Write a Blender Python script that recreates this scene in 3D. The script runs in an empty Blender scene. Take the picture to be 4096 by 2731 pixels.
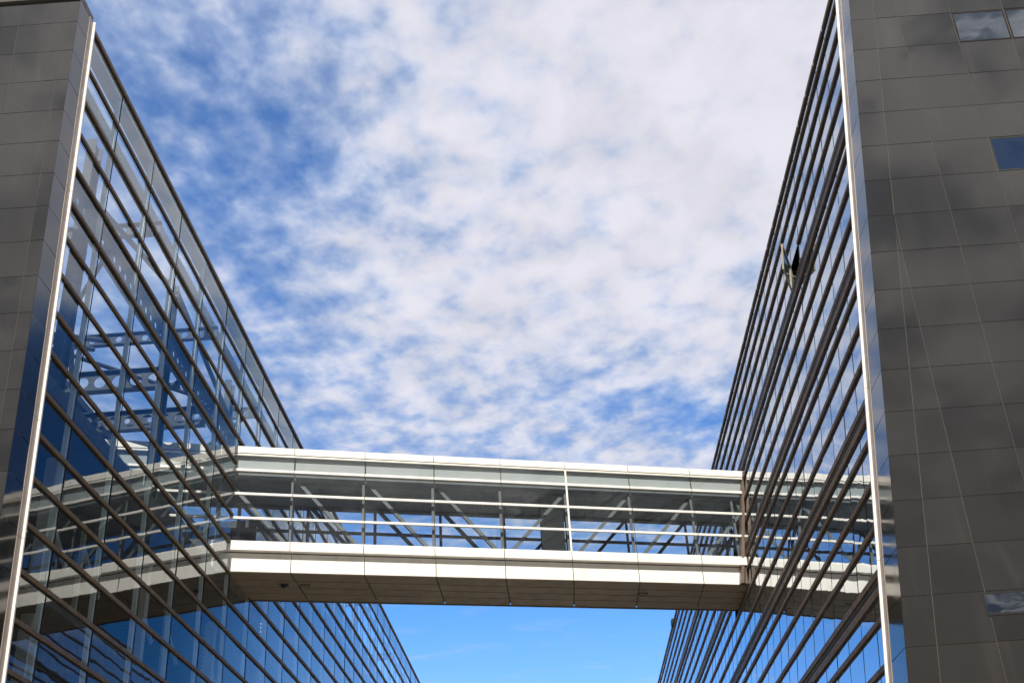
import bpy, math, random
from mathutils import Vector, Matrix
random.seed(7)
S = bpy.context.scene
COL = S.collection
R = math.radians

# ------------------------------------------------------------------ camera
F = 4594.46; CX = 2048.0; CY = 1365.5
MB = ((0.99740, 0.05004, -0.05196), (-0.06986, 0.49609, -0.86546), (-0.01753, 0.86684, 0.49830))
def _n(v): return Vector(v).normalized()
cxv = _n(MB[0]); cfv = Vector(MB[2]); cfv = (cfv - cfv.dot(cxv) * cxv).normalized()
cuv = cxv.cross(cfv)
if cuv.z < 0: cuv = -cuv
cam_d = bpy.data.cameras.new('camera'); cam = bpy.data.objects.new('camera', cam_d); COL.objects.link(cam)
cam.matrix_world = Matrix(((cxv.x, cuv.x, -cfv.x, 0), (cxv.y, cuv.y, -cfv.y, 0), (cxv.z, cuv.z, -cfv.z, 0), (0, 0, 0, 1)))
cam_d.sensor_width = 36; cam_d.lens = F / 4096 * 36; cam_d.clip_end = 3000; cam_d.clip_start = 0.1
S.camera = cam
def proj(P):
    P = Vector(P); c = P.dot(cfv)
    if c < .1: return None
    return (CX + F * P.dot(cxv) / c, CY - F * P.dot(cuv) / c)

# ------------------------------------------------------------------ light
SUN_EL = 43.0; SUN_AZ = 1.0      # sun stands behind the camera, a hair to the right
sd = Vector((math.sin(R(SUN_AZ)) * math.cos(R(SUN_EL)), -math.cos(R(SUN_AZ)) * math.cos(R(SUN_EL)), math.sin(R(SUN_EL))))
sl = bpy.data.lights.new('sun', 'SUN'); sl.energy = 4.6; sl.angle = R(.53); sl.color = (1, .94, .85)
so = bpy.data.objects.new('sun', sl); COL.objects.link(so); so.rotation_euler = sd.to_track_quat('Z', 'Y').to_euler()
so.location = (0, -20, 60)
S.view_settings.view_transform = 'Standard'; S.view_settings.look = 'None'
S.view_settings.exposure = 0.25; S.view_settings.gamma = 1
S.render.engine = 'CYCLES'
S.cycles.max_bounces = 14; S.cycles.transparent_max_bounces = 24; S.cycles.glossy_bounces = 6; S.cycles.transmission_bounces = 8

class NT:
    """tiny node helper"""
    def __init__(s, tree): s.t = tree; s.n = tree.nodes; s.l = tree.links
    def new(s, typ, **kw):
        n = s.n.new(typ)
        for k, v in kw.items(): setattr(n, k, v)
        return n
    def put(s, sock, v):
        if isinstance(v, bpy.types.NodeSocket): s.l.new(v, sock)
        else: sock.default_value = v
    def math(s, op, a, b=None, c=None, clamp=False):
        n = s.new('ShaderNodeMath', operation=op, use_clamp=clamp); s.put(n.inputs[0], a)
        if b is not None: s.put(n.inputs[1], b)
        if c is not None: s.put(n.inputs[2], c)
        return n.outputs[0]
    def noise(s, vec, scale, detail=4, rough=.5, dist=0.0, lac=2.0):
        n = s.new('ShaderNodeTexNoise'); s.put(n.inputs['Vector'], vec)
        n.inputs['Scale'].default_value = scale; n.inputs['Detail'].default_value = detail
        n.inputs['Roughness'].default_value = rough; n.inputs['Distortion'].default_value = dist
        n.inputs['Lacunarity'].default_value = lac
        return n.outputs['Fac']
    def ramp(s, fac, a, b, lo=0.0, hi=1.0, smooth=True):
        n = s.new('ShaderNodeMapRange'); n.interpolation_type = 'SMOOTHSTEP' if smooth else 'LINEAR'
        s.put(n.inputs[0], fac); n.inputs[1].default_value = a; n.inputs[2].default_value = b
        n.inputs[3].default_value = lo; n.inputs[4].default_value = hi
        return n.outputs[0]
    def mix(s, fac, a, b, blend='MIX'):
        n = s.new('ShaderNodeMix', data_type='RGBA', blend_type=blend); s.put(n.inputs[0], fac)
        s.put(n.inputs[6], a); s.put(n.inputs[7], b); return n.outputs[2]

# ------------------------------------------------------------------ sky
world = bpy.data.worlds.new('World'); S.world = world; world.use_nodes = True
w = NT(world.node_tree); w.n.clear()
out = w.new('ShaderNodeOutputWorld'); bg = w.new('ShaderNodeBackground')
sky = w.new('ShaderNodeTexSky', sky_type='NISHITA'); sky.sun_disc = False
sky.sun_elevation = R(SUN_EL); sky.sun_rotation = math.atan2(sd.x, sd.y); sky.altitude = 0; sky.air_density = 1.0; sky.dust_density = .6; sky.ozone_density = 2.5
SKY_STR = 0.112
tc = w.new('ShaderNodeTexCoord'); nv = w.new('ShaderNodeVectorMath', operation='NORMALIZE'); w.put(nv.inputs[0], tc.outputs['Generated'])
sp = w.new('ShaderNodeSeparateXYZ'); w.put(sp.inputs[0], nv.outputs[0])
zc = w.math('MAXIMUM', sp.outputs[2], .06)
u = w.math('DIVIDE', sp.outputs[0], zc); v = w.math('DIVIDE', sp.outputs[1], zc)
cb = w.new('ShaderNodeCombineXYZ'); w.put(cb.inputs[0], u); w.put(cb.inputs[1], v); uv = cb.outputs[0]
# stretched sky-plane coordinates for the rippled altocumulus sheet
mp = w.new('ShaderNodeMapping'); w.put(mp.inputs['Vector'], uv); mp.inputs['Rotation'].default_value = (0, 0, R(18)); mp.inputs['Scale'].default_value = (1.1, .85, 1)
big = w.noise(mp.outputs[0], 3.0, 3, .5)
mid = w.noise(mp.outputs[0], 14.0, 3, .5, .15)
fin = w.noise(mp.outputs[0], 33, 4, .55, .15)
def blob(u0, v0, r, amp):
    d2 = w.math('ADD', w.math('POWER', w.math('SUBTRACT', u, u0), 2.0), w.math('POWER', w.math('MULTIPLY', w.math('SUBTRACT', v, v0), .75), 2.0))
    return w.math('MULTIPLY', w.math('EXPONENT', w.math('MULTIPLY', d2, -1.0 / (r * r))), amp)
field = w.math('ADD', w.math('MULTIPLY', big, .50), w.math('ADD', w.math('MULTIPLY', mid, .80), w.math('MULTIPLY', fin, .32)))
field = w.math('ADD', field, -.81)
grad = w.ramp(u, -.55, .30, -.08, .22, False)
fade = w.ramp(v, 2.0, 2.75, 0, -.20)
front = w.ramp(v, .1, .7, 0, 1)
rr = w.math('DIVIDE', u, w.math('MAXIMUM', v, .1))
shape = w.math('ADD', w.math('MULTIPLY', grad, front), w.math('ADD', fade, w.math('MULTIPLY', w.math('MULTIPLY', w.math('MULTIPLY', w.ramp(rr, .25, .38, 0, 1), w.ramp(v, 1.4, 1.75, 0, 1)), -.75), front)))
for b in ((-.37, 1.18, .10, -.17), (-.27, 1.13, .07, -.10), (-.47, 1.30, .06, -.12), (-.165, 1.34, .06, -.13), (-.41, 1.52, .08, -.12), (-.50, 1.10, .12, -.10),
          (-.17, 1.07, .05, -.10), (.18, 2.02, .10, -.24), (.33, 2.10, .12, -.36), (.05, 1.90, .06, -.10), (-.44, .96, .07, -.08),
          (0.0, 1.60, .22, .10), (.22, 1.12, .28, .22), (-.24, 1.62, .12, .08), (-.30, 1.95, .12, .10)):
    shape = w.math('ADD', shape, blob(*b))
dens = w.math('ADD', w.math('ADD', field, shape), .10)
mask = w.ramp(dens, -.30, .27, .13, 1)
mask = w.math('MULTIPLY', mask, .95)
mask = w.math('MULTIPLY', mask, w.ramp(v, 2.6, 3.25, 1, .0))
back = w.ramp(w.math('ADD', w.math('MULTIPLY', w.noise(uv, 4.2, 4, .6, .5), .9), w.math('MULTIPLY', mid, .35)), .51, .72, 0, 1)
mask = w.mix(w.ramp(v, -.3, .1, 1, 0), mask, back)
# thin wisps lower down
wm = w.new('ShaderNodeMapping'); w.put(wm.inputs['Vector'], uv); wm.inputs['Scale'].default_value = (1.0, 1.6, 1)
wisp = w.math('MULTIPLY', w.ramp(w.noise(wm.outputs[0], 3.1, 6, .62, .6), .50, .78, 0, .38), w.ramp(v, 2.2, 2.9, 0, 1))
wisp = w.math('MULTIPLY', wisp, w.ramp(v, 3.3, 5.2, 1, .45))
mask = w.math('MAXIMUM', mask, wisp)
thick = w.ramp(w.math('ADD', dens, w.math('MULTIPLY', mid, .25)), .05, .62, 0, 1)
skyc = w.new('ShaderNodeHueSaturation'); skyc.inputs['Saturation'].default_value = 1.32; skyc.inputs['Value'].default_value = 1.0; w.put(skyc.inputs['Color'], sky.outputs[0])
tint = w.mix(1.0, skyc.outputs[0], (.78, 1.12, 1.42, 1), 'MULTIPLY')
shade = w.ramp(w.noise(mp.outputs[0], 7.0, 4, .6, .3), .32, .68, .92, 1.04)
cloud = w.mix(thick, (3.5, 4.35, 6.1, 1), (6.1, 6.0, 6.55, 1))
sv = w.new('ShaderNodeVectorMath', operation='SCALE'); w.put(sv.inputs[0], cloud); w.put(sv.inputs['Scale'], shade); cloud = sv.outputs[0]
tint = w.mix(w.ramp(sp.outputs[2], .22, .42, 1, 0), tint, w.mix(1.0, tint, (1.9, 1.25, 1.12, 1), 'MULTIPLY'))
allc = w.mix(mask, tint, cloud)
deep = w.math('MULTIPLY', w.ramp(rr, .20, .36, 0, 1), w.ramp(v, 1.4, 1.85, 0, 1))
allc = w.mix(deep, allc, w.mix(1.0, allc, (.15, .34, .42, 1), 'MULTIPLY'))
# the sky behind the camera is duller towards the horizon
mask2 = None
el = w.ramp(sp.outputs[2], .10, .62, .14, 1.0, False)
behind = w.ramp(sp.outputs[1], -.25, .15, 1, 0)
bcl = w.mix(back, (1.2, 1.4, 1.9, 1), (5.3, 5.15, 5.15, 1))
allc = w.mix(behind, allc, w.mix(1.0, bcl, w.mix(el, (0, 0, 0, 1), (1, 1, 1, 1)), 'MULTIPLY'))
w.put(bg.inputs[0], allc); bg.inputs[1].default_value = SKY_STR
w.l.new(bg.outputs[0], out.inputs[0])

# ------------------------------------------------------------------ materials
def mat(name):
    m = bpy.data.materials.new(name); m.use_nodes = True; t = NT(m.node_tree); t.n.clear()
    o = t.new('ShaderNodeOutputMaterial'); return m, t, o
def obj_co(t): return t.new('ShaderNodeTexCoord').outputs['Object']
def simple(name, col, rough=.5, metal=0.0, var=.08, spec=.4, nscale=1.5, dirt=None, bump=0):
    m, t, o = mat(name); p = t.new('ShaderNodeBsdfPrincipled'); co = obj_co(t)
    n1 = t.noise(co, nscale, 6, .6)
    base = t.mix(t.ramp(n1, .3, .7), tuple(c * (1 - var) for c in col) + (1,), tuple(min(1, c * (1 + var)) for c in col) + (1,))
    if dirt:
        mpn = t.new('ShaderNodeMapping'); t.put(mpn.inputs[0], co); mpn.inputs['Scale'].default_value = dirt[2]
        base = t.mix(t.ramp(t.noise(mpn.outputs[0], dirt[1], 5, .65), .52, .8, 0, dirt[3]), base, dirt[0] + (1,))
    t.put(p.inputs['Base Color'], base); p.inputs['Roughness'].default_value = rough; p.inputs['Metallic'].default_value = metal
    t.put(p.inputs['Roughness'], t.ramp(t.noise(co, nscale * 3, 3), .3, .7, rough * .85, min(1, rough * 1.15)))
    p.inputs['Specular IOR Level'].default_value = spec
    if bump:
        b = t.new('ShaderNodeBump'); b.inputs['Strength'].default_value = .4; b.inputs['Distance'].default_value = bump
        t.put(b.inputs['Height'], t.noise(co, nscale * 4, 4)); t.put(p.inputs['Normal'], b.outputs[0])
    t.l.new(p.outputs[0], o.inputs[0]); return m
def stone_mat(ior=2.1, nm='black_granite'):
    m, t, o = mat(nm); p = t.new('ShaderNodeBsdfPrincipled'); co = obj_co(t)
    g = t.new('ShaderNodeNewGeometry'); ri = g.outputs['Random Per Island']
    base = t.mix(ri, (.018, .017, .017, 1), (.030, .029, .027, 1))
    base = t.mix(t.ramp(t.noise(co, 60, 3, .7), .35, .7, 0, .5), base, (.042, .040, .038, 1))
    mpn = t.new('ShaderNodeMapping'); t.put(mpn.inputs[0], co); mpn.inputs['Scale'].default_value = (1.8, 1.8, .35)
    st = t.math('MULTIPLY', t.ramp(t.noise(mpn.outputs[0], 1.1, 6, .62, .8), .50, .70, 0, .55), t.ramp(ri, .35, .9, .15, 1))
    base = t.mix(st, base, (.052, .049, .045, 1))
    t.put(p.inputs['Base Color'], base)
    t.put(p.inputs['Roughness'], t.math('ADD', t.ramp(t.noise(mpn.outputs[0], .8, 4), .3, .7, .03, .08), t.math('MULTIPLY', ri, .03)))
    p.inputs['IOR'].default_value = ior
    b = t.new('ShaderNodeBump'); b.inputs['Strength'].default_value = .12; b.inputs['Distance'].default_value = .01
    t.put(b.inputs['Height'], t.noise(co, .9, 2)); t.put(p.inputs['Normal'], b.outputs[0])
    t.l.new(p.outputs[0], o.inputs[0]); return m
def glass_mat(name, tint, F0, under=None, wave=.004, wscale=.9, film=0.0, gl=(1, 1, 1), ex=4.0):
    """thin architectural pane: Fresnel mirror over a tinted see-through (or dark backed) sheet"""
    m, t, o = mat(name); co = obj_co(t)
    b = t.new('ShaderNodeBump'); b.inputs['Strength'].default_value = 1; b.inputs['Distance'].default_value = wave
    mpn = t.new('ShaderNodeMapping'); t.put(mpn.inputs[0], co); mpn.inputs['Scale'].default_value = (1, .7, 1.2)
    t.put(b.inputs['Height'], t.noise(mpn.outputs[0], wscale, 2, .4, .3))
    gs = t.new('ShaderNodeBsdfGlossy'); gs.inputs['Roughness'].default_value = .012; gs.inputs['Color'].default_value = gl + (1,); t.put(gs.inputs['Normal'], b.outputs[0])
    lw = t.new('ShaderNodeLayerWeight'); lw.inputs[0].default_value = .5
    frv = t.math('ADD', t.math('MULTIPLY', t.math('POWER', lw.outputs['Facing'], ex), 1 - F0), F0)
    if under: 
        un = t.new('ShaderNodeBsdfPrincipled'); un.inputs['Roughness'].default_value = .8; un.inputs['Specular IOR Level'].default_value = 0
        ri = t.new('ShaderNodeNewGeometry').outputs['Random Per Island']
        t.put(un.inputs['Base Color'], t.mix(ri, tuple(c * .7 for c in under) + (1,), tuple(c * 1.3 for c in under) + (1,)))
    else:
        un = t.new('ShaderNodeBsdfTransparent'); un.inputs[0].default_value = tint + (1,)
    s1 = un.outputs[0]
    if film:
        d = t.new('ShaderNodeBsdfDiffuse'); d.inputs[0].default_value = (.55, .53, .5, 1)
        mx = t.new('ShaderNodeMixShader'); 
        t.put(mx.inputs[0], t.ramp(t.noise(co, 1.3, 6, .7), .45, .8, film * .25, film)); t.l.new(s1, mx.inputs[1]); t.l.new(d.outputs[0], mx.inputs[2]); s1 = mx.outputs[0]
    mx = t.new('ShaderNodeMixShader'); t.put(mx.inputs[0], frv); t.l.new(s1, mx.inputs[1]); t.l.new(gs.outputs[0], mx.inputs[2])
    t.l.new(mx.outputs[0], o.inputs[0]); return m
M = dict(
    stone=stone_mat(), stone2=stone_mat(1.65, 'dimmed_granite'),  # stone2 is the same granite, reflections toned down to darken the return
    sealant=simple('joint_sealant', (.105, .092, .075), .8),
    trim=simple('pale_trim_metal', (.86, .82, .77), .38, 0, .02, .5),
    flat_unlit=simple('unlit_trim_metal', (.40, .33, .28), .45, 0, .06, .5),  # same strip metal as trim, its unlit look put into a darker colour
    cap=simple('dark_coping_metal', (.085, .078, .07), .4, .3),
    fin=simple('bronze_fin_metal', (.135, .086, .044), .42, .0, .22, spec=.3, nscale=2.5),
    finR=simple('bronze_louvre_metal', (.12, .072, .036), .5, .0, .25, spec=.22, nscale=2.5),
    clip=simple('fin_splice_metal', (.42, .36, .30), .3, .6),
    black=simple('black_gasket', (.008, .008, .008), .6),
    louvre=simple('grey_louvre_metal', (.16, .155, .15), .4, .5),
    glassL=glass_mat('clear_screen_glass', (.86, .93, .95), .12, wave=.0026, wscale=.7, film=.012, gl=(.90, .95, 1), ex=4.3),
    glassR=glass_mat('mirror_facade_glass', None, .42, under=(.03, .045, .06), wave=.003, wscale=1.2, gl=(.86, .92, .98), ex=3),
    glassB=glass_mat('bridge_glass', (.84, .89, .90), .10, wave=.003, film=.02),
    glassF=glass_mat('bridge_far_glass', (.92, .95, .96), .03, wave=.003),
    sashf=simple('sash_frame_metal', (.30, .27, .23), .45),
    sashg=glass_mat('green_sash_glass', None, .10, under=(.10, .17, .18), wave=.002),
    winlow=glass_mat('navy_reflection_glass', None, .13, under=(.003, .010, .036), wave=.004, gl=(.45, .65, 1)),  # reflected deep blue sky put into the backing and gloss colour
    window=glass_mat('wall_window_glass', None, .75, under=(.01, .016, .03), wave=.004, gl=(.85, .92, 1)),
    post=simple('pale_green_post', (.60, .68, .66), .42, .0, .06),
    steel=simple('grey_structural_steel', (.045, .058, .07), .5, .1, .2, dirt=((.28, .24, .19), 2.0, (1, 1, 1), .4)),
    beam=simple('pale_grey_beam', (.5, .5, .48), .55, 0, .08, dirt=((.2, .18, .15), 1.3, (1, .5, 1), .35)),
    white=simple('cream_bridge_panel', (.90, .86, .78), .42, 0, .05, .4, dirt=((.55, .46, .34), 3.0, (1, 1, .35), .35)),
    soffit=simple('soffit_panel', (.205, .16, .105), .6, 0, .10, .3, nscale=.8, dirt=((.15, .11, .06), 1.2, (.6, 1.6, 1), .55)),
    seam=simple('dark_seam', (.05, .04, .03), .7),
    span=simple('spandrel_panel', (.48, .49, .48), .5, 0, .04),
    ceil=simple('ceiling_plank', (.30, .31, .31), .5, 0, .05),
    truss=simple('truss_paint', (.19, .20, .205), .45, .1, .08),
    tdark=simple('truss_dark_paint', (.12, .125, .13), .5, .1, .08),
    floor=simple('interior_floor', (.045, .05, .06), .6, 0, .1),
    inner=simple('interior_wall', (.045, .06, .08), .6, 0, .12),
    blind=simple('pale_louvre_panel', (.45, .47, .48), .5),
    door=simple('grey_lift_panel', (.45, .44, .41), .5, 0, .05),
    post_end=simple('brown_end_post', (.20, .15, .12), .45, .3, .15),
    bright=simple('bright_frame', (.45, .42, .38), .35),
    ground=simple('grey_paving', (.33, .32, .30), .8, 0, .12, nscale=.5),
    domeg=simple('smoked_dome', (.015, .015, .018), .08, 0, .0),
    lamp=simple('soffit_fitting', (.20, .16, .11), .5),
)

# ------------------------------------------------------------------ mesh builder
class MBx:
    def __init__(s): s.v = []; s.f = []
    def poly(s, pts):
        i = len(s.v); s.v += [tuple(p) for p in pts]; s.f.append(tuple(range(i, i + len(pts))))
    def prism(s, prof, vec, prof2=None):
        """closed polygon prof extruded by vec (or towards prof2)"""
        n = len(prof); i = len(s.v)
        a = [Vector(p) for p in prof]; b = [Vector(p) for p in prof2] if prof2 else [p + Vector(vec) for p in a]
        s.v += [tuple(p) for p in a] + [tuple(p) for p in b]
        s.f.append(tuple(range(i + n - 1, i - 1, -1))); s.f.append(tuple(range(i + n, i + 2 * n)))
        for k in range(n):
            k2 = (k + 1) % n; s.f.append((i + k, i + k2, i + n + k2, i + n + k))
    def box(s, a, b, T=lambda x, y, z: (x, y, z)):
        (x0, y0, z0), (x1, y1, z1) = a, b
        s.prism([T(x0, y0, z0), T(x1, y0, z0), T(x1, y0, z1), T(x0, y0, z1)], None, [T(x0, y1, z0), T(x1, y1, z0), T(x1, y1, z1), T(x0, y1, z1)])
    def bar(s, p, q, wd, ht, up=(0, 0, 1)):
        p = Vector(p); q = Vector(q); d = (q - p).normalized(); upv = Vector(up)
        sx = d.cross(upv).normalized(); sy = sx.cross(d).normalized()
        c = [sx * (wd / 2 * a) + sy * (ht / 2 * b) for a, b in ((-1, -1), (1, -1), (1, 1), (-1, 1))]
        s.prism([p + k for k in c], q - p)
    def tube(s, p, q, r, n=10):
        p = Vector(p); q = Vector(q); d = (q - p).normalized(); a = Vector((0, 0, 1)) if abs(d.z) < .9 else Vector((1, 0, 0))
        sx = d.cross(a).normalized(); sy = sx.cross(d)
        s.prism([p + sx * r * math.cos(2 * math.pi * k / n) + sy * r * math.sin(2 * math.pi * k / n) for k in range(n)], q - p)
    def absorb(s, o):
        k = len(s.v); s.v += o.v; s.m2 = len(s.f); s.f += [tuple(i + k for i in f) for f in o.f]
    def build(s, name, m, parent=None, recalc=True, m2=None):
        me = bpy.data.meshes.new(name); me.from_pydata(s.v, [], s.f); me.materials.append(m)
        if m2:
            me.materials.append(m2)
            for q in range(s.m2, len(s.f)): me.polygons[q].material_index = 1
        if recalc:
            import bmesh
            bm = bmesh.new(); bm.from_mesh(me); bmesh.ops.recalc_face_normals(bm, faces=bm.faces); bm.to_mesh(me); bm.free()
        me.update()
        o = bpy.data.objects.new(name, me); COL.objects.link(o)
        if parent is not None: o.parent = parent; o.matrix_parent_inverse = Matrix.Translation(-parent.location)
        return o
def thing(name, label, cat, loc=(0, 0, 0), group=None):
    o = bpy.data.objects.new(name, None); COL.objects.link(o); o.location = loc; o.empty_display_size = .3
    o['label'] = label; o['category'] = cat
    if group: o['group'] = group
    return o
def lerp(a, b, t): return a + (b - a) * t

GZ = -1.6
# ------------------------------------------------------------------ ground
g = MBx(); g.poly([(-900, -900, GZ), (900, -900, GZ), (900, 900, GZ), (-900, 900, GZ)])
go = g.build('ground', M['ground']); go['kind'] = 'structure'

# ------------------------------------------------------------------ facade frames
LX = -11.0
def ysL(z): return 21.66 + (23.08 - z) * .0605          # leaning near edge of the left glazing
def ycL(z): return 20.7964 + (22.234 - z) * .0491        # stone corner, left
def PL(y, z, off=0.0): return (LX + off, y, z)
TL = math.tan(R(6.9)); CA = math.cos(R(6.9)); SA = math.sin(R(6.9))
def PR(y, z, off=0.0): return (8.1248 + (z - 18.1487) * TL - off * CA, y, z + off * SA)
def ysR(z): return 22.166 + (22.2 - z) * .0689
def ycR(z): return 21.147 + (20.6247 - z) * .0500
FAR = 128.0

# bridge frame: s along, t away from the camera, z up
BO = Vector((-11.0, 37.9427, 0)); BD = Vector((.9599, .2804, 0)).normalized(); BT = Vector((-BD.y, BD.x, 0))
def B(s, t, z): return tuple(BO + BD * s + BT * t + Vector((0, 0, z)))
SK = BD.y / BT.y                                         # cross members run parallel to the street
def BK(s, t, z): return B(s + SK * t, t, z)

def panes(rows, cols_of, P, off, name, material, parent, keep, n_parts=96, jit=.0035, near=None):
    """every pane a slightly tilted quad facing the street; the largest in view are parts"""
    L = []
    for (z0, z1) in rows:
        for (ya, yb) in cols_of(z0, z1):
            for q in keep(ya, yb, z0, z1):
                y0b, y1b, y0t, y1t, za, zb = q
                if y1b - y0b < .05: continue
                a = random.gauss(0, jit); b = random.gauss(0, jit * .8); yc = (y0b + y1b) / 2; zz = (za + zb) / 2
                f = lambda y, z: P(y, z, off + a * (y - yc) + b * (z - zz))
                quad = [f(y0b, za), f(y1b, za), f(y1t, zb), f(y0t, zb)]
                pp = [proj(k) for k in quad]; area = 0
                if all(pp):
                    pp = [(min(max(x, 0), 4096), min(max(y, 0), 2731)) for x, y in pp]
                    area = abs(sum(pp[i][0] * pp[(i + 1) % 4][1] - pp[(i + 1) % 4][0] * pp[i][1] for i in range(4))) / 2
                L.append((area, quad))
    L.sort(key=lambda k: -k[0])
    flip = P(0, 0, 1)[0] < P(0, 0, 0)[0]
    rest = MBx()
    for i, (ar, quad) in enumerate(L):
        if ar <= 0 and i >= n_parts: pass
        qd = quad if not flip else quad[::-1]
        if i < n_parts:
            o = MBx(); o.poly(qd); o.build(name, material, parent, recalc=False)
        else: rest.poly(qd)
    if rest.v:
        o = rest.build(name, material, parent, recalc=False); o['kind'] = 'stuff'

def stone_wall(parent, zrow0, dz, zmin, ztop, xcorner, xfar, yplane, cols_for, holes, sgn):
    """leaning polished stone end wall made of separate panels over a sealant backing"""
    st = MBx(); z1 = ztop; k = 0; rows = [ztop]; z = zrow0
    while z > ztop - .05: z -= dz
    while z > zmin: rows.append(z); z -= dz
    rows.append(zmin); G = .0065
    for r in range(len(rows) - 1):
        zt, zb = rows[r], rows[r + 1]
        ct, cbm = cols_for(zt), cols_for(zb)
        n = min(len(ct), len(cbm))
        for c in range(n - 1):
            if any(h(r, c, (ct[c] + ct[c + 1]) / 2, (zt + zb) / 2) for h in holes): continue
            a = random.gauss(0, .0022); b = random.gauss(0, .0022)
            xm = (ct[c] + ct[c + 1]) / 2; zm = (zt + zb) / 2
            def f(x, zz, d=0): return (x, yplane(zz) + a * (x - xm) + b * (zz - zm) + d, zz)
            q = [f(cbm[c] + sgn * G, zb + G), f(cbm[c + 1] - sgn * G, zb + G), f(ct[c + 1] - sgn * G, zt - G), f(ct[c] + sgn * G, zt - G)]
            if abs(q[1][0] - q[0][0]) < .03 and abs(q[2][0] - q[3][0]) < .03: continue
            st.prism(q, (0, .022, 0))
    st.build('end_wall', M['stone'], parent)
    bk = MBx(); T = .34
    pr = [(xcorner(zmin), yplane(zmin) + .012, zmin), (xfar, yplane(zmin) + .012, zmin), (xfar, yplane(ztop) + .012, ztop), (xcorner(ztop), yplane(ztop) + .012, ztop)]
    bk.prism(pr, (0, T, 0)); bk.build('wall_backing', M['sealant'], parent)
    return rows

# ================================================================== LEFT BUILDING
LB = thing('office_building', 'left-hand office building with dark stone end wall and see-through glass screen over steel frame', 'building', (-20, 45, GZ))
ZT = 22.99
colsL_x = [-11.33 - 1.19 * k for k in range(22)]
def colsL(z): return [-11.0] + colsL_x
rowsL = stone_wall(LB, 22.2343, .9360, GZ, ZT, lambda z: LX - .004, -36.0, ycL, colsL, [], -1)
# stone return beside the glazing
st = MBx()
for r in range(len(rowsL) - 1):
    zt, zb = rowsL[r] - .008, rowsL[r + 1] + .008
    a = random.gauss(0, .003)
    x = LX - .002
    st.prism([(x, ycL(zb) + .004, zb), (x + a * .5, ysL(zb) - .27, zb), (x + a * .5, ysL(zt) - .27, zt), (x, ycL(zt) + .004, zt)], (-.025, 0, 0))
st.build('corner_return', M['stone2'], LB)
st = MBx(); st.prism([(LX - .02, ycL(GZ) + .02, GZ), (LX - .02, ysL(GZ), GZ), (LX - .02, ysL(ZT), ZT), (LX - .02, ycL(ZT) + .02, ZT)], (-.2, 0, 0)); st.build('return_backing', M['sealant'], LB)
# edge trim in lengths: bright flange, flat band coloured as unlit
tr = MBx(); fl = MBx(); zj = [23.03, 17.42, 12.72, 7.85, 2.9, GZ]
zj = [23.03, 17.70, 11.68, 9.0, 3.0, GZ]
for a, b in zip(zj[:-1], zj[1:]):
    a2 = a - .012
    tr.prism([(LX - .02, ysL(b) - .27, b), (LX - .02, ysL(b) - .05, b), (LX - .02, ysL(a2) - .05, a2), (LX - .02, ysL(a2) - .27, a2)], (.03, 0, 0))
    fl.prism([(LX - .08, ysL(b) - .055, b), (LX + .07, ysL(b) - .055, b), (LX + .07, ysL(a2) - .055, a2), (LX - .08, ysL(a2) - .055, a2)], (0, .05, 0))
tr.build('edge_trim', M['flat_unlit'], LB); fl.build('edge_flange', M['trim'], LB)
# roof coping
cp = MBx(); cp.box((-36, ycL(ZT) - .09, ZT + .012), (LX + .0, ycL(ZT) + .4, ZT + .20)); cp.build('coping', M['cap'], LB)
cp = MBx(); cp.box((LX - .30, ycL(ZT) + .402, ZT + .012), (LX - .005, ysL(ZT) - .06, ZT + .20)); cp.build('coping', M['cap'], LB)
# fins
zfL = [6.385 + 1.0175 * k for k in range(-8, 16)] + [22.94]
Y_BN, Y_BF = 37.90, 41.33          # the bridge passes through the glazing between these
def nodeL(k): return 24.2 + 2.8 * k
JL = [nodeL(k) for k in range(0, 38)]
for i, z in enumerate(zfL):
    h = .085 if i < len(zfL) - 1 else .11
    segs = [(None, FAR)]
    if 13.5 < z < 18.2: segs = [(None, Y_BN + .02), (Y_BF, FAR)]
    fn = MBx(); gk = MBx(); cl = MBx()
    for (a, b) in segs:
        za, zb = z - h, z
        def pf(y_of, z0, z1, o0, o1): return [PL(y_of(z0), z0, o0), PL(y_of(z0), z0, o1), PL(y_of(z1), z1, o1), PL(y_of(z1), z1, o0)]
        yo = (lambda zz: ysL(zz)) if a is None else (lambda zz: a)
        # two-step nose so a highlight runs along the fin
        prof = [(-.06, za), (.0, za), (.0, za + h * .42), (-.012, za + h * .5), (.0, za + h * .58), (.0, zb), (-.06, zb)]
        p1 = [PL(yo(zz), zz, o) for o, zz in prof]; p2 = [PL(b, zz, o) for o, zz in prof]
        fn.prism(p1, None, p2)
        gp = [(-.075, za - .03), (-.05, za - .03), (-.05, za - .001), (-.075, za - .001)]
        gk.prism([PL(yo(zz), zz, o) for o, zz in gp], None, [PL(b, zz, o) for o, zz in gp])
        for y in JL:
            if y > yo(z) + .1 and y < min(b, 90) - .05: cl.box((LX - .05, y - .012, za - .004), (LX - .016, y + .012, zb + .004))
    fn.absorb(cl); fo = fn.build('fin', M['fin'], LB, m2=M['clip']); gk.build('gasket', M['black'], fo)
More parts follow.
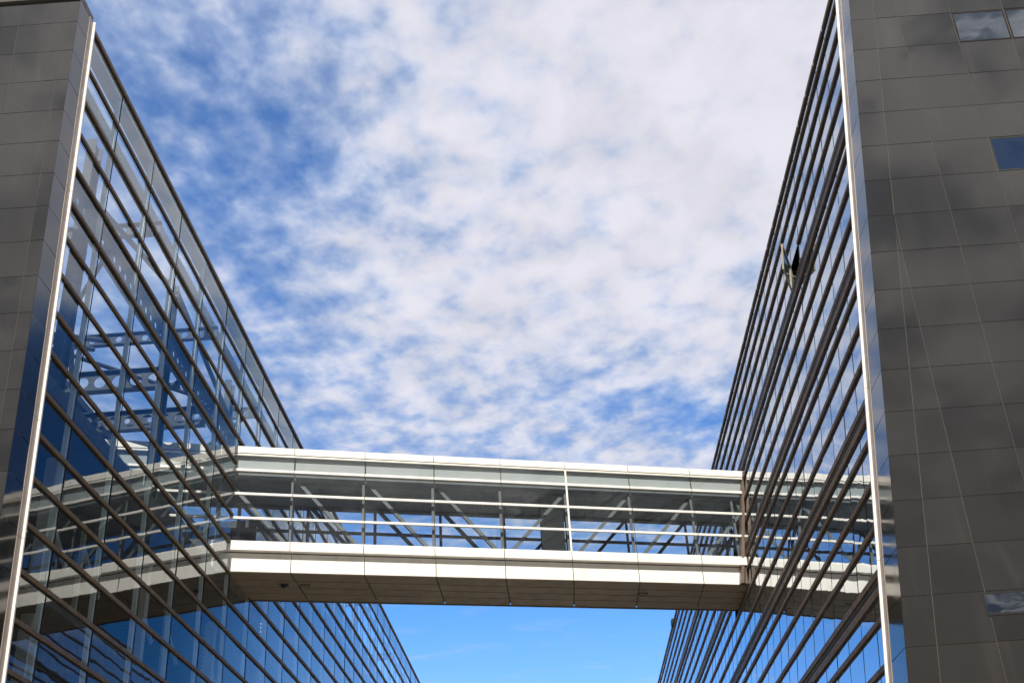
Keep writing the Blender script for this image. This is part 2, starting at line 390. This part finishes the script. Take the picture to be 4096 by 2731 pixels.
# glazing
GOL = -.07
def colsOfL(z0, z1):
    e = [None] + [y for y in JL if y < FAR]
    return list(zip(e[:-1], e[1:]))
def keepL(ya, yb, z0, z1):
    g0 = .006
    yb_ = yb - g0
    A0 = ysL(z0) if ya is None else ya + g0; A1 = ysL(z1) if ya is None else ya + g0
    if z1 <= 13.6 or z0 >= 18.2 or yb_ < Y_BN or (ya or 0) > Y_BF: return [(A0, yb_, A1, yb_, z0, z1)]
    out_ = []
    if A0 < Y_BN: out_.append((A0, Y_BN, A1, Y_BN, z0, z1))
    if yb_ > Y_BF: out_.append((Y_BF, yb_, Y_BF, yb_, z0, z1))
    if z1 > 18.25: out_.append((max(A0, Y_BN), min(yb_, Y_BF), max(A1, Y_BN), min(yb_, Y_BF), 18.22, z1))
    return out_
rws = list(zip([z + .0 for z in zfL[:-1]], [z - .09 for z in zfL[1:]]))
panes(rws, colsOfL, PL, GOL, 'glass_pane', M['glassL'], LB, keepL)
jn = MBx()
for y in JL:
    if y > 100: break
    for (za, zb) in ([(GZ, 13.5), (18.22, 22.8)] if Y_BN - .1 < y < Y_BF + .1 else [(GZ, 22.8)]):
        jn.box((LX - .078, y - .012, za), (LX - .060, y + .012, zb))
jn.build('glass_joint', M['black'], LB)
# slender posts behind every joint
for i, y in enumerate(JL):
    if y > 118: break
    ps = MBx(); zb, zt = (GZ, 22.88)
    segs = [(GZ, 13.4), (18.25, 22.62)] if Y_BN - .35 < y < Y_BF + .1 else [(GZ, 22.62)]
    for a, b in segs:
        ps.box((LX - .235, y - .04, a), (LX - .12, y + .04, b))
    po = ps.build('post', M['post'], LB)
# top beams (soffit of the parapet) and inner beams
b_ = MBx(); b_.box((LX - .46, ysL(22) + .2, 22.63), (LX - .10, FAR, 22.86)); b_.build('parapet_beam', M['beam'], LB)
b_ = MBx(); b_.box((LX - 1.03, ysL(22) + .5, 22.15), (LX - .76, FAR, 22.5)); b_.build('inner_beam', M['beam'], LB)

def hole_beam(p, q, h, hole_r, n_h, m, parent, name='castellated_beam', flange=.16, start=.08):
    """I-beam with round web openings between two points, web vertical"""
    p = Vector(p); q = Vector(q); L_ = (q - p).length; d = (q - p).normalized()
    up = Vector((0, 0, 1)) if abs(d.z) < .7 else Vector((0, 1, 0)) 
    sd_ = d.cross(up).normalized(); up = sd_.cross(d).normalized()
    mb = MBx(); tw = .02
    # web as cells with round holes: each cell is a ring of quads from square to circle
    cell = L_ / n_h; N = 16
    for k in range(n_h):
        c = p + d * (cell * (k + .5))
        def sq(a):
            x, y = math.cos(a), math.sin(a); sx_, sy_ = cell / 2, h / 2
            sc = min(sx_ / abs(x) if abs(x) > 1e-6 else 1e9, sy_ / abs(y) if abs(y) > 1e-6 else 1e9); return x * sc, y * sc
        angs = sorted(set([2 * math.pi * i / N for i in range(N)] + [math.atan2(h, cell), math.pi - math.atan2(h, cell), math.pi + math.atan2(h, cell), 2 * math.pi - math.atan2(h, cell)]))
        for i in range(len(angs)):
            a0 = angs[i]; a1 = angs[(i + 1) % len(angs)]
            o0, o1 = sq(a0), sq(a1); i0 = (hole_r * math.cos(a0), hole_r * math.sin(a0)); i1 = (hole_r * math.cos(a1), hole_r * math.sin(a1))
            quad = [c + d * xx + up * yy - sd_ * tw / 2 for xx, yy in (i0, o0, o1, i1)]
            mb.prism(quad, sd_ * tw)
    for sgn in (-1, 1):
        mb.bar(p + up * sgn * (h / 2 + .012), q + up * sgn * (h / 2 + .012), flange, .024, up)
    return mb.build(name, m, parent)
# longitudinal beam with openings, hangs behind the glass at the level above the bridge
for k in range(7):
    y0 = 22.3 + 12.0 * k
    if 1: hole_beam((LX - .72, y0, 18.92), (LX - .72, min(y0 + 11.96, FAR), 18.92), .78, .10, 26, M['steel'], LB, 'edge_beam', .30)
# cross beams at the top and at mid level
for y in (29.4, 36.0, 42.6, 49.2, 55.8, 62.4, 69.0, 82):
    hole_beam((LX - .55, y, 21.95), (LX - 7.4, y, 21.95), .42, .12, 14, M['steel'], LB, 'roof_beam', .22)
for y in (33.6, 36.6, 49.5, 56.4, 63):
    hole_beam((LX - .9, y, 18.85), (LX - 7.6, y, 18.85), .72, .21, 11, M['steel'], LB, 'cross_beam', .28)
# latticed columns
for y in (25.7, 33.2, 40.7, 48.2, 55.7, 63.2, 71, 79):
    zb = 13.4 if not 37 < y < 42 else 18.3
    hole_beam((LX - 1.35, y, zb), (LX - 1.35, y, 22.4), .46, .11, int((22.4 - zb) / .36), M['steel'], LB, 'castellated_column', .26)
for y in (27, 34.5, 42, 49.5, 57):
    c_ = MBx(); c_.bar((LX - 7.6, y, 13.4), (LX - 7.6, y, 22.3), .25, .25, (0, 1, 0)); c_.build('rear_column', M['steel'], LB)
b_ = MBx(); b_.box((LX - 7.8, 22.5, 22.0), (LX - 7.5, 78, 22.3)); b_.build('rear_beam', M['steel'], LB)
# slanting braces
br = [((LX - 1.3, 26.0, 20.6), (LX - 1.3, 33.0, 22.0)), ((LX - 1.3, 33.4, 22.2), (LX - 1.0, 40.4, 20.2)), ((LX - 1.5, 25.9, 17.6), (LX - 4.5, 33.4, 18.6)),
      ((LX - 1.3, 41, 19.2), (LX - 1.3, 46.5, 22)), ((LX - 2, 29.6, 21.9), (LX - 6.6, 35.8, 21.9)), ((LX - 2.2, 24, 15.2), (LX - 2.2, 30.2, 18.4)), ((LX - 2.9, 24, 15.4), (LX - 2.9, 31, 18.6)),
      ((LX - 1.4, 48.6, 18), (LX - 1.4, 55, 22)), ((LX - 1.4, 63, 18), (LX - 1.4, 56, 22)), ((LX - 6.8, 36, 21.8), (LX - 1.2, 42.4, 21.9)), ((LX - 1.2, 42.8, 21.9), (LX - 6.8, 49, 21.9))]
for p, q in br:
    b_ = MBx(); b_.tube(p, q, .085); b_.build('brace', M['steel'], LB)
# slabs, ceilings and rear walls of the closed storeys
def slab(name, a, b, m): o = MBx(); o.box(a, b); return o.build(name, m, LB)
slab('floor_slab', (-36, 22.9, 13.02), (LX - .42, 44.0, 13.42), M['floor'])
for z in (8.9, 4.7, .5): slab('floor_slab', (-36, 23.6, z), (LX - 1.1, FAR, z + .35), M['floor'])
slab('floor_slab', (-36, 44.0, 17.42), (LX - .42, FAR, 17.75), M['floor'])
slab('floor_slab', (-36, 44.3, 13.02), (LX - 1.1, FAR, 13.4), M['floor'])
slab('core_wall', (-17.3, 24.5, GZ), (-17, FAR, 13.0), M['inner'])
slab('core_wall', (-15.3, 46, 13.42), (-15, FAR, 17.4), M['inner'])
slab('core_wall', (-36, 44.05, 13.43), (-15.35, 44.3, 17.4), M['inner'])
# interior columns and a louvred shaft seen low behind the glass
for y in (27, 34.5, 42, 49.5, 57, 64.5, 72):
    c_ = MBx(); c_.box((-12.9, y, GZ), (-12.6, y + .3, 8.85)); c_.box((-12.9, y, 9.27), (-12.6, y + .3, 13.0)); c_.build('interior_column', M['beam'], LB)
for y in (24.6, 29.2, 31.6, 36.6, 39.4, 45):
    c_ = MBx(); c_.bar((-13.6, y, 9.3), (-13.6, y, 12.9), .12, .12, (0, 1, 0)); c_.bar((-13.6, y, 12.3), (-13.6, y + 1.6, 11.2), .1, .14); c_.build('interior_strut', M['beam'], LB)
lv = MBx()
for k in range(44): lv.bar((-12.2, 47.2, 9.6 + k * .17), (-12.2, 48.3, 9.6 + k * .17), .05, .09)
lv.build('louvred_shaft', M['blind'], LB)
lv = MBx()
for k in range(20): lv.bar((-12.9, 41.8, 9.6 + k * .17), (-12.9, 42.2, 9.6 + k * .17), .05, .09)
lv.build('louvred_shaft', M['blind'], LB)

# ================================================================== RIGHT BUILDING
RB = thing('office_tower', 'right-hand office tower with leaning mirror glass, bronze fins and black stone end wall', 'building', (14, 45, GZ))
ZTR = 27.0; ZRF = 23.44
ax = lambda z: PR(0, z)[0]
colsR_x = [8.30 + 1.295 * k for k in range(-6, 22)]
def xA(z): return ax(z) + .598
def colsR(z):
    # column next to the leaning corner follows it, the others are plumb; always the same count
    A = xA(z); return [ax(z) + .004, A] + [max(x, A) for x in colsR_x]
WIN = []
def cell_hole(x0, x1, z0, z1):
    WIN.append((x0, x1, z0, z1)); return lambda r, c, xm, zm: x0 < xm < x1 and z0 < zm < z1
zr = [20.6247 - .9517 * k for k in range(-8, 26)]
cx9, cx10, cx12, cx13 = 9.595, 10.89, 12.185, 13.48
holes = [cell_hole(cx10, cx12, zr[9], zr[8]), cell_hole(cx12, cx13, zr[9], zr[8])]
holes = [cell_hole(cx10, cx12, 19.673, 20.6247), cell_hole(cx12, cx13, 19.673, 20.6247),
         cell_hole(cx10, cx12, 15.866, 16.8177), cell_hole(cx12, cx13, 15.866, 16.8177)]
ZTE = 23.55
rowsR = stone_wall(RB, 20.6247, .9517, GZ, ZTE, lambda z: ax(z) + .01, 34.0, ycR, colsR, holes, 1)
WIN.append((8.215, 9.50, 5.87, 6.33))
WIN.append((9.51, 10.80, 5.87, 6.33))
for (x0, x1, z0, z1) in WIN:
    fr = MBx(); gl = MBx(); e = .035; hang = z1 - z0 < .6
    def f(x, z, d): return (x, ycR(z) + d, z)
    dd = -.012 if hang else .002
    for (a, b, c, d2) in ((x0 + .012, x1 - .012, z1 - .012 - e, z1 - .012), (x0 + .012, x1 - .012, z0 + .012, z0 + .012 + e), (x0 + .012, x0 + .012 + e, z0 + e + .013, z1 - e - .013), (x1 - .012 - e, x1 - .012, z0 + e + .013, z1 - e - .013)):
        fr.prism([f(a, c, dd), f(b, c, dd), f(b, d2, dd), f(a, d2, dd)], (0, .03, 0))
    g_ = [f(x0 + .05, z0 + .05, dd + .004), f(x1 - .05, z0 + .05, dd + .004), f(x1 - .05, z1 - .05, dd + .004), f(x0 + .05, z1 - .05, dd + .004)]
    gl.poly(g_)
    wo = gl.build('window', M['winlow'] if 8 < z0 < 17 else M['window'], RB, recalc=False); fr.build('window_frame', M['black'], wo)
st = MBx()
for r in range(len(rowsR) - 1):
    zt, zb = rowsR[r] - .008, rowsR[r + 1] + .008; a = random.gauss(0, .003)
    st.prism([PR(ycR(zb) + .004, zb, -.002), PR(ysR(zb) - .33, zb, -.002 + a * .5), PR(ysR(zt) - .33, zt, -.002 + a * .5), PR(ycR(zt) + .004, zt, -.002)], (.025, 0, 0))
st.build('corner_return', M['stone2'], RB)
st = MBx(); st.prism([PR(ycR(GZ) + .02, GZ, -.02), PR(ysR(GZ), GZ, -.02), PR(ysR(ZTE), ZTE, -.02), PR(ycR(ZTE) + .02, ZTE, -.02)], (.2, 0, 0)); st.build('return_backing', M['sealant'], RB)
tr = MBx(); fl = MBx(); zj = [ZTE + .05, 18.985, 15.15, 11.34, 7.50, 3.65, GZ]
for a, b in zip(zj[:-1], zj[1:]):
    a2 = a - .012
    tr.prism([PR(ysR(b) - .33, b, -.02), PR(ysR(b) - .05, b, -.02), PR(ysR(a2) - .05, a2, -.02), PR(ysR(a2) - .33, a2, -.02)], (-.03, 0, 0))
    fl.prism([PR(ysR(b) - .055, b, -.08), PR(ysR(b) - .055, b, .065), PR(ysR(a2) - .055, a2, .065), PR(ysR(a2) - .055, a2, -.08)], (0, .05, 0))
tr.build('edge_trim', M['flat_unlit'], RB); fl.build('edge_flange', M['trim'], RB)
cp = MBx(); cp.box((ax(ZTE) + .0, ycR(ZTE) - .09, ZTE + .012), (34, ycR(ZTE) + .4, ZTE + .2)); cp.build('coping', M['cap'], RB)
# fins; every fourth one is a double fin with ventilation slats between
zfR = [(5.54 + .957 * k, k) for k in range(-7, 19)]
NR = [24.24 + 1.363 * k - 1.363 * 2 for k in range(0, 78)]
Y_RN, Y_RF = 43.62, 47.6
OPEN = [(NR[6], NR[7], 15)]   # parallel-opening sashes: y0, y1, fin index over the sash
def finprof(zt, h, o0=-.07, o1=-.02): return [(o0, zt - h), (o1, zt - h), (o1, zt - h * .55), (o1 - .008, zt - h * .5), (o1, zt - h * .45), (o1, zt), (o0, zt)]
def runR(mb, prof, a, b):
    mb.prism([PR(a if a is not None else ysR(z), z, o) for o, z in prof], None, [PR(b, z, o) for o, z in prof])
for z, k in zfR + [(ZRF, 99)]:
    W = (k % 4 == 2) and k != 99 and k < 17
    segs = [(None, FAR)]
    if 13.55 < z < 18.1: segs = [(None, Y_RN), (Y_RF, FAR)]
    for y0, y1, kk in OPEN:
        if kk == k: segs = [(None, y0 - .01), (y1 + .01, segs[0][1])] + segs[1:]
    fn = MBx(); gk = MBx(); cl = MBx(); sl_ = MBx()
    for a, b in segs:
        if W:
            runR(fn, finprof(z, .14), a, b); runR(fn, finprof(z - .35, .15), a, b)
            runR(gk, [(-.072, z - .355), (-.06, z - .355), (-.06, z - .152), (-.072, z - .152)], a, b)
            for q in range(3):
                zz = z - .185 - q * .058; runR(sl_, [(-.06, zz - .028), (-.03, zz - .034), (-.024, zz - .024), (-.06, zz - .014)], a, b)
            zl = z - .52
        else:
            h = .105 if k != 99 else .14
            runR(fn, finprof(z, h), a, b); zl = z - h
        runR(gk, [(-.085, zl - .03), (-.06, zl - .03), (-.06, zl - .001), (-.085, zl - .001)], a, b)
        for y in NR:
            if y > (a if a else ysR(z)) + .1 and y < min(b, 80) - .1:
                for zz0, hh in (((z, .15), (z - .36, .16)) if W else ((z, z - zl),)):
                    cl.prism([PR(y - .009, zz0 - hh - .003, -.05), PR(y - .009, zz0 - hh - .003, -.017), PR(y - .009, zz0 + .003, -.017), PR(y - .009, zz0 + .003, -.05)], (0, .018, 0))
    fn.absorb(cl); fo = fn.build('double_fin' if W else 'fin', M['finR'], RB, m2=M['clip'] if k == 99 else M['seam']); gk.build('gasket', M['black'], fo)
    if W: sl_.build('vent_slat', M['louvre'], fo)
GOR = -.078
def colsOfR(z0, z1):
    e = [y for y in NR if y < FAR]; e = [None] + [y for y in e if y > ysR(z1) + .15]
    return list(zip(e[:-1], e[1:]))
def keepR(ya, yb, z0, z1):
    g0 = .006; yb_ = yb - g0
    A0 = ysR(z0) if ya is None else ya + g0; A1 = ysR(z1) if ya is None else ya + g0
    if ya is not None:
        for y0, y1, kk in OPEN:
            zt = 5.54 + .957 * kk
            if y0 < (ya + yb) / 2 < y1 and abs((z1 + .17) - zt) < .3: return []
    if z1 <= 13.6 or z0 >= 18.15 or yb_ < Y_RN - .2 or (ya or 0) > Y_RF: return [(A0, yb_, A1, yb_, z0, z1)]
    out_ = []
    if A0 < Y_RN - .2: out_.append((A0, Y_RN - .2, A1, Y_RN - .2, z0, z1))
    if yb_ > Y_RF: out_.append((max(A0, Y_RF), yb_, max(A1, Y_RF), yb_, z0, z1))
    if z1 > 18.2: out_.append((max(A0, Y_RN - .2), min(yb_, Y_RF), max(A1, Y_RN - .2), min(yb_, Y_RF), 18.2, z1))
    return out_
zz_ = [z for z, k in zfR] + [ZRF]
rws = []
for i in range(len(zz_) - 1):
    k = i - 7; below = zz_[i]; rws.append((below, zz_[i + 1] - (.52 if ((k + 1) % 4 == 2 and k + 1 < 17) else .125)))
panes(rws, colsOfR, PR, GOR, 'glass_pane', M['glassR'], RB, keepR, jit=.0028)
jn = MBx()
for y in NR:
    if y < 23.4 or y > 95: continue
    for (za, zb) in ([(GZ, 13.5), (18.2, 23.3)] if Y_RN < y < Y_RF else [(GZ, 23.3)]):
        jn.prism([PR(y - .008, za, -.085), PR(y - .008, za, -.072), PR(y - .008, zb, -.072), PR(y - .008, zb, -.085)], (0, .016, 0))
jn.build('glass_joint', M['black'], RB)
# solid body behind, open cells behind the open sashes stay dark
bd = MBx()
bd.prism([PR(ycR(GZ) + .5, GZ, -.8), (34, ycR(GZ) + .5, GZ), (34, ycR(GZ) + .5, 23.2), PR(ycR(GZ) + .5, 23.2, -.8)], (0, FAR - 24, 0))
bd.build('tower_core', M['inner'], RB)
rb = MBx(); rb.box((ax(23.2) + .1, ycR(23) + .5, 23.25), (34, FAR, 23.4)); rb.build('roof', M['cap'], RB)
rb = MBx(); p_ = PR(83.0, 23.45, -.05); rb.box((p_[0] - .12, 83.0, 23.2), (p_[0] + .1, 83.9, 23.62)); rb.build('roof_box', M['black'], RB)
# opened sashes
for y0, y1, k in OPEN:
    zt = 5.54 + .957 * k; zb = zt - .957; 
    ang = R(20)
    def rect(mb, ya, yb, za, zc, o0, o1):
        mb.prism([PR(ya, za, o0), PR(ya, za, o1), PR(ya, zc, o1), PR(ya, zc, o0)], (0, yb - ya, 0))
    def SW(y, z, o):      # side-hung leaf swung out about its far edge
        L_ = y1 - y; return PR(y1 - L_ * math.cos(ang) + o * math.sin(ang), z, -.05 + L_ * math.sin(ang) + o * math.cos(ang))
    def leaf(mb, ya, yb, za, zc, o0, o1):
        mb.prism([SW(ya, za, o0), SW(ya, za, o1), SW(ya, zc, o1), SW(ya, zc, o0)], None, [SW(yb, za, o0), SW(yb, za, o1), SW(yb, zc, o1), SW(yb, zc, o0)])
    sa = MBx(); zl_, zh_ = zb + .01, zt - .02
    for q in ((y0 + .01, y0 + .05, zl_, zh_), (y1 - .05, y1 - .01, zl_, zh_), (y0 + .05, y1 - .05, zl_, zl_ + .04), (y0 + .05, y1 - .05, zh_ - .06, zh_)): leaf(sa, *q, -.03, .02)
    so_ = sa.build('open_sash', M['sashf'], RB)
    gp = MBx(); gp.poly([SW(y0 + .05, zl_ + .04, 0), SW(y1 - .05, zl_ + .04, 0), SW(y1 - .05, zh_ - .06, 0), SW(y0 + .05, zh_ - .06, 0)]); gp.build('sash_glass', M['sashg'], so_, recalc=False)
    fn = MBx(); leaf(fn, y0, y1, zt - .125, zt, .022, .05); fn.build('sash_fin', M['finR'], so_)
    am = MBx(); yy = y0 + .45; am.bar(SW(yy, zb + .12, -.03), PR(yy + .25, zb + .12, -.1), .018, .018); am.build('stay_arm', M['bright'], so_)
    rv = MBx(); rect(rv, y0 - .02, y0 + .03, zb, zt - .17, -.5, -.07); rect(rv, y1 - .03, y1 + .02, zb, zt - .17, -.5, -.07); rect(rv, y0 + .03, y1 - .03, zb, zb + .03, -.5, -.07)
    rv.build('window_reveal', M['black'], RB)

# ================================================================== BRIDGE
BR = thing('skybridge', 'enclosed glass footbridge with white panels crossing between the two buildings', 'footbridge', (0, 41, 13.4))
S0, S1 = -8.2, 20.35
JT = [2.037 + 2.597 * k for k in range(-4, 8)]       # joints near face
JT = [s for s in JT if S0 < s < S1]
segs = [S0] + JT + [S1]
def send(z): return 19.93 - (18.19 - z) * .172      # near face stops against the leaning end post
def strip(name, z0, z1, t0, t1, m, split=True, gap=.013, smax=None, parent=None):
    lst = []
    rng = list(zip(segs[:-1], segs[1:])) if split else [(S0, S1)]
    for a, b in rng:
        o = MBx(); g_ = gap if split else 0
        o.prism([BK(a + g_, t0, z0), BK(a + g_, t1, z0), BK(a + g_, t1, z1), BK(a + g_, t0, z1)], None, [BK(b - g_, t0, z0), BK(b - g_, t1, z0), BK(b - g_, t1, z1), BK(b - g_, t0, z1)])
        lst.append(o.build(name, m, parent or BR))
    return lst
W_ = 3.24
strip('roof_edge_panel', 17.935, 18.19, -.05, .30, M['white'])
strip('roof_edge_panel', 17.935, 18.19, W_ - .30, W_ + .05, M['white'])
strip('top_rail', 17.845, 17.90, -.035, .05, M['white'], False)
strip('seam_strip', 17.90, 17.934, .0, .30, M['seam'], False)
strip('roof_deck', 17.90, 18.16, .31, W_ - .31, M['cap'], False)
strip('spandrel_panel', 17.32, 17.89, .12, .16, M['span'])
strip('spandrel_panel', 17.32, 17.89, W_ - .16, W_ - .12, M['span'])
strip('rail', 17.215, 17.305, -.06, .05, M['white'])
strip('rail', 16.298, 16.38, -.06, .04, M['white'])
strip('rail', 15.377, 15.457, -.06, .04, M['white'])
strip('sill_rail', 14.50, 14.555, -.075, .05, M['white'])
strip('upper_fascia', 14.205, 14.49, -.12, .2, M['white'])
strip('upper_fascia', 14.205, 14.49, W_ - .06, W_ + .10, M['white'])
strip('seam_strip', 14.16, 14.204, .135, .3, M['seam'], False)
strip('lower_fascia', 13.50, 14.165, .125, .17, M['white'])
strip('lower_fascia', 13.50, 14.149, W_ - .17, W_ - .13, M['white'])
strip('floor_deck', 14.1, 14.40, .18, W_ - .18, M['floor'], False)
# soffit planks: 4 rows, joints on the bays
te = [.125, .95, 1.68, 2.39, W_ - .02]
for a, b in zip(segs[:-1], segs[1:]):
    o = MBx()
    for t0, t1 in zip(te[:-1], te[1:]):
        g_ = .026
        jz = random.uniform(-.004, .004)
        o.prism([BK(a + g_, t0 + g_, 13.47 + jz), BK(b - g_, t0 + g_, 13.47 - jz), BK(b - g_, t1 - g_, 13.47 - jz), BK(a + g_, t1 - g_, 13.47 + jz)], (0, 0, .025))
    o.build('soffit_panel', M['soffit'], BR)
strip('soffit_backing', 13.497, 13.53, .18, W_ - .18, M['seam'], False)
o = MBx(); o.prism([BK(S0, W_ - .02, 13.44), BK(S0, W_ + .06, 13.44), BK(S0, W_ + .06, 13.50), BK(S0, W_ - .02, 13.50)], None, [BK(S1, W_ - .02, 13.44), BK(S1, W_ + .06, 13.44), BK(S1, W_ + .06, 13.50), BK(S1, W_ - .02, 13.50)]); o.build('drip_edge', M['cap'], BR)
# ceiling planks
nW = 7
for a, b in zip(segs[:-1], segs[1:]):
    o = MBx()
    for q in range(nW):
        x0 = lerp(a, b, q / nW) + .006; x1 = lerp(a, b, (q + 1) / nW) - .006
        o.prism([BK(x0, .56, 17.06), BK(x1, .56, 17.06), BK(x1, W_ - .17, 17.06), BK(x0, W_ - .17, 17.06)], (0, 0, .02))
    o.build('ceiling', M['ceil'], BR)
strip('ceiling_backing', 17.09, 17.2, .3, W_ - .17, M['seam'], False)
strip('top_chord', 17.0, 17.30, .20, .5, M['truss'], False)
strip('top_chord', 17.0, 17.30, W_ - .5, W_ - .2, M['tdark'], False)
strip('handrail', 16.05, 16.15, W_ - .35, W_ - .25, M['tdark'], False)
# glass
for t, m, nm in ((0, M['glassB'], 'bridge_pane'), (W_, M['glassF'], 'far_pane')):
    for a, b in zip(segs[:-1], segs[1:]):
        for z0, z1 in ((17.305, 17.845), (16.38, 17.215), (15.457, 16.298), (14.555, 15.377)):
            if t > 0 and z0 > 17: continue
            o = MBx(); ja = random.gauss(0, .002); jb = random.gauss(0, .002)
            f = lambda s_, z_: BK(s_, t + .004 + ja * (s_ - a) + jb * (z_ - z0), z_)
            o.poly([f(a + .006, z0), f(b - .006, z0), f(b - .006, z1), f(a + .006, z1)]); o.build(nm, m, BR, recalc=False)
# thin outer joint strips, one stout white mullion
for s_ in JT:
    o = MBx(); wd = .035 if abs(s_ - 12.425) < .1 else .011
    t0, t1 = (-.065, .03) if wd > .02 else (-.004, .02)
    for z0, z1 in ((17.306, 17.844), (16.382, 17.213), (15.459, 16.296), (14.557, 15.375)) if wd < .02 else ((14.556, 17.844),):
        o.prism([BK(s_ - wd, t0, z0), BK(s_ + wd, t0, z0), BK(s_ + wd, t1, z0), BK(s_ - wd, t1, z0)], (0, 0, z1 - z0))
    o.build('mullion', M['white'] if wd > .02 else M['seam'], BR)
# truss: posts and diagonals, near and far
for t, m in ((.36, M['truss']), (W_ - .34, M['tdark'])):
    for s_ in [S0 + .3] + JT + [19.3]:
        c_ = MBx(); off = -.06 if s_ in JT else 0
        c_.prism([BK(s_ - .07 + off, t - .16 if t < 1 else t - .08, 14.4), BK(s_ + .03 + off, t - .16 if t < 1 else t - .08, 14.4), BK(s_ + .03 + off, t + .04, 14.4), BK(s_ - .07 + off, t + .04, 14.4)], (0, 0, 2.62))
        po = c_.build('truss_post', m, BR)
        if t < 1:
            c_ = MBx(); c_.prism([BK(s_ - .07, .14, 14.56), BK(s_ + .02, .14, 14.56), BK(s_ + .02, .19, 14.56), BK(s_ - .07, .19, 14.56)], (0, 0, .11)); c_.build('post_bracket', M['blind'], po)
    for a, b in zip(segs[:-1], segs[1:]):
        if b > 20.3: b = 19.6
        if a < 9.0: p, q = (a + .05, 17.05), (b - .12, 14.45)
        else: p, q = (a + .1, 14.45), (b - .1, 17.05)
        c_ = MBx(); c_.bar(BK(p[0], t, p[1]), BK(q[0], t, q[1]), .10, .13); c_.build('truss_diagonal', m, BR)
# door leaf of the lift lobby on the far side
o = MBx(); o.prism([BK(11.3, 1.95, 14.4), BK(12.25, 1.95, 14.4), BK(12.25, 2.05, 14.4), BK(11.3, 2.05, 14.4)], (0, 0, 2.64)); o.build('partition', M['door'], BR)
o = MBx(); o.prism([BK(11.25, 1.93, 14.4), BK(11.298, 1.93, 14.4), BK(11.298, 2.06, 14.4), BK(11.25, 2.06, 14.4)], (0, 0, 2.64)); o.build('partition_edge', M['tdark'], BR)
# end post against the tower
o = MBx()
def ep(s_off, t, z): return B(send(z) + s_off, t, z)
for (a, b, t0, t1) in ((-.02, .10, -.09, .2), (.16, .30, -.05, .2)):
    o.prism([ep(a, t0, 13.5), ep(b, t0, 13.5), ep(b, t1, 13.5), ep(a, t1, 13.5)], None, [ep(a, t0, 18.16), ep(b, t0, 18.16), ep(b, t1, 18.16), ep(a, t1, 18.16)])
o.build('end_post', M['post_end'], BR)
o = MBx(); a, b, t0, t1 = .10, .16, -.02, .2
o.prism([ep(a, t0, 13.5), ep(b, t0, 13.5), ep(b, t1, 13.5), ep(a, t1, 13.5)], None, [ep(a, t0, 18.16), ep(b, t0, 18.16), ep(b, t1, 18.16), ep(a, t1, 18.16)]); o.build('end_seal', M['black'], BR)

# ------------------------------------------------------------------ small things under the bridge
def frame_box(s_, t, w_, d_, z, mb, th=.03, h=.03):
    for a, b, c, e in ((-w_, w_, -d_, -d_ + th), (-w_, w_, d_ - th, d_), (-w_, -w_ + th, -d_ + th, d_ - th), (w_ - th, w_, -d_ + th, d_ - th)):
        mb.prism([B(s_ + a, t + c, z), B(s_ + b, t + c, z), B(s_ + b, t + e, z), B(s_ + a, t + e, z)], (0, 0, h))
sc = thing('security_camera', 'dark dome security camera in a square plate under the left end of the bridge', 'security camera', B(1.93, 1.33, 13.46))
o = MBx(); frame_box(1.93, 1.33, .20, .20, 13.44, o, .035); o.build('mounting_plate', M['lamp'], sc)
o = MBx(); o.prism([B(1.77, 1.17, 13.452), B(2.09, 1.17, 13.452), B(2.09, 1.49, 13.452), B(1.77, 1.49, 13.452)], (0, 0, .01)); o.build('recess', M['seam'], sc)
import bmesh
bm = bmesh.new(); bmesh.ops.create_uvsphere(bm, u_segments=24, v_segments=14, radius=.10)
for vtx in bm.verts: vtx.co = Vector(B(1.95, 1.33, 13.43)) + vtx.co
for f_ in bm.faces: f_.smooth = True
me = bpy.data.meshes.new('dome'); bm.to_mesh(me); bm.free(); me.materials.append(M['domeg'])
dm = bpy.data.objects.new('dome', me); COL.objects.link(dm); dm.parent = sc; dm.matrix_parent_inverse = Matrix.Translation(-sc.location)
for s_, t, lab in ((2.68, 1.37, 'small square lamp in the bridge underside beside the dome camera'), (15.62, 1.41, 'small square lamp in the bridge underside near the right tower')):
    lm = thing('soffit_lamp', lab, 'lamp', B(s_, t, 13.46), 'square lamps set in the bridge underside')
    o = MBx(); frame_box(s_, t, .17, .12, 13.442, o, .03); o.build('lamp_frame', M['seam'], lm)
    o = MBx(); o.prism([B(s_ - .135, t - .085, 13.45), B(s_ + .135, t - .085, 13.45), B(s_ + .135, t + .085, 13.45), B(s_ - .135, t + .085, 13.45)], (0, 0, .012)); o.build('lamp_lens', M['soffit'], lm)
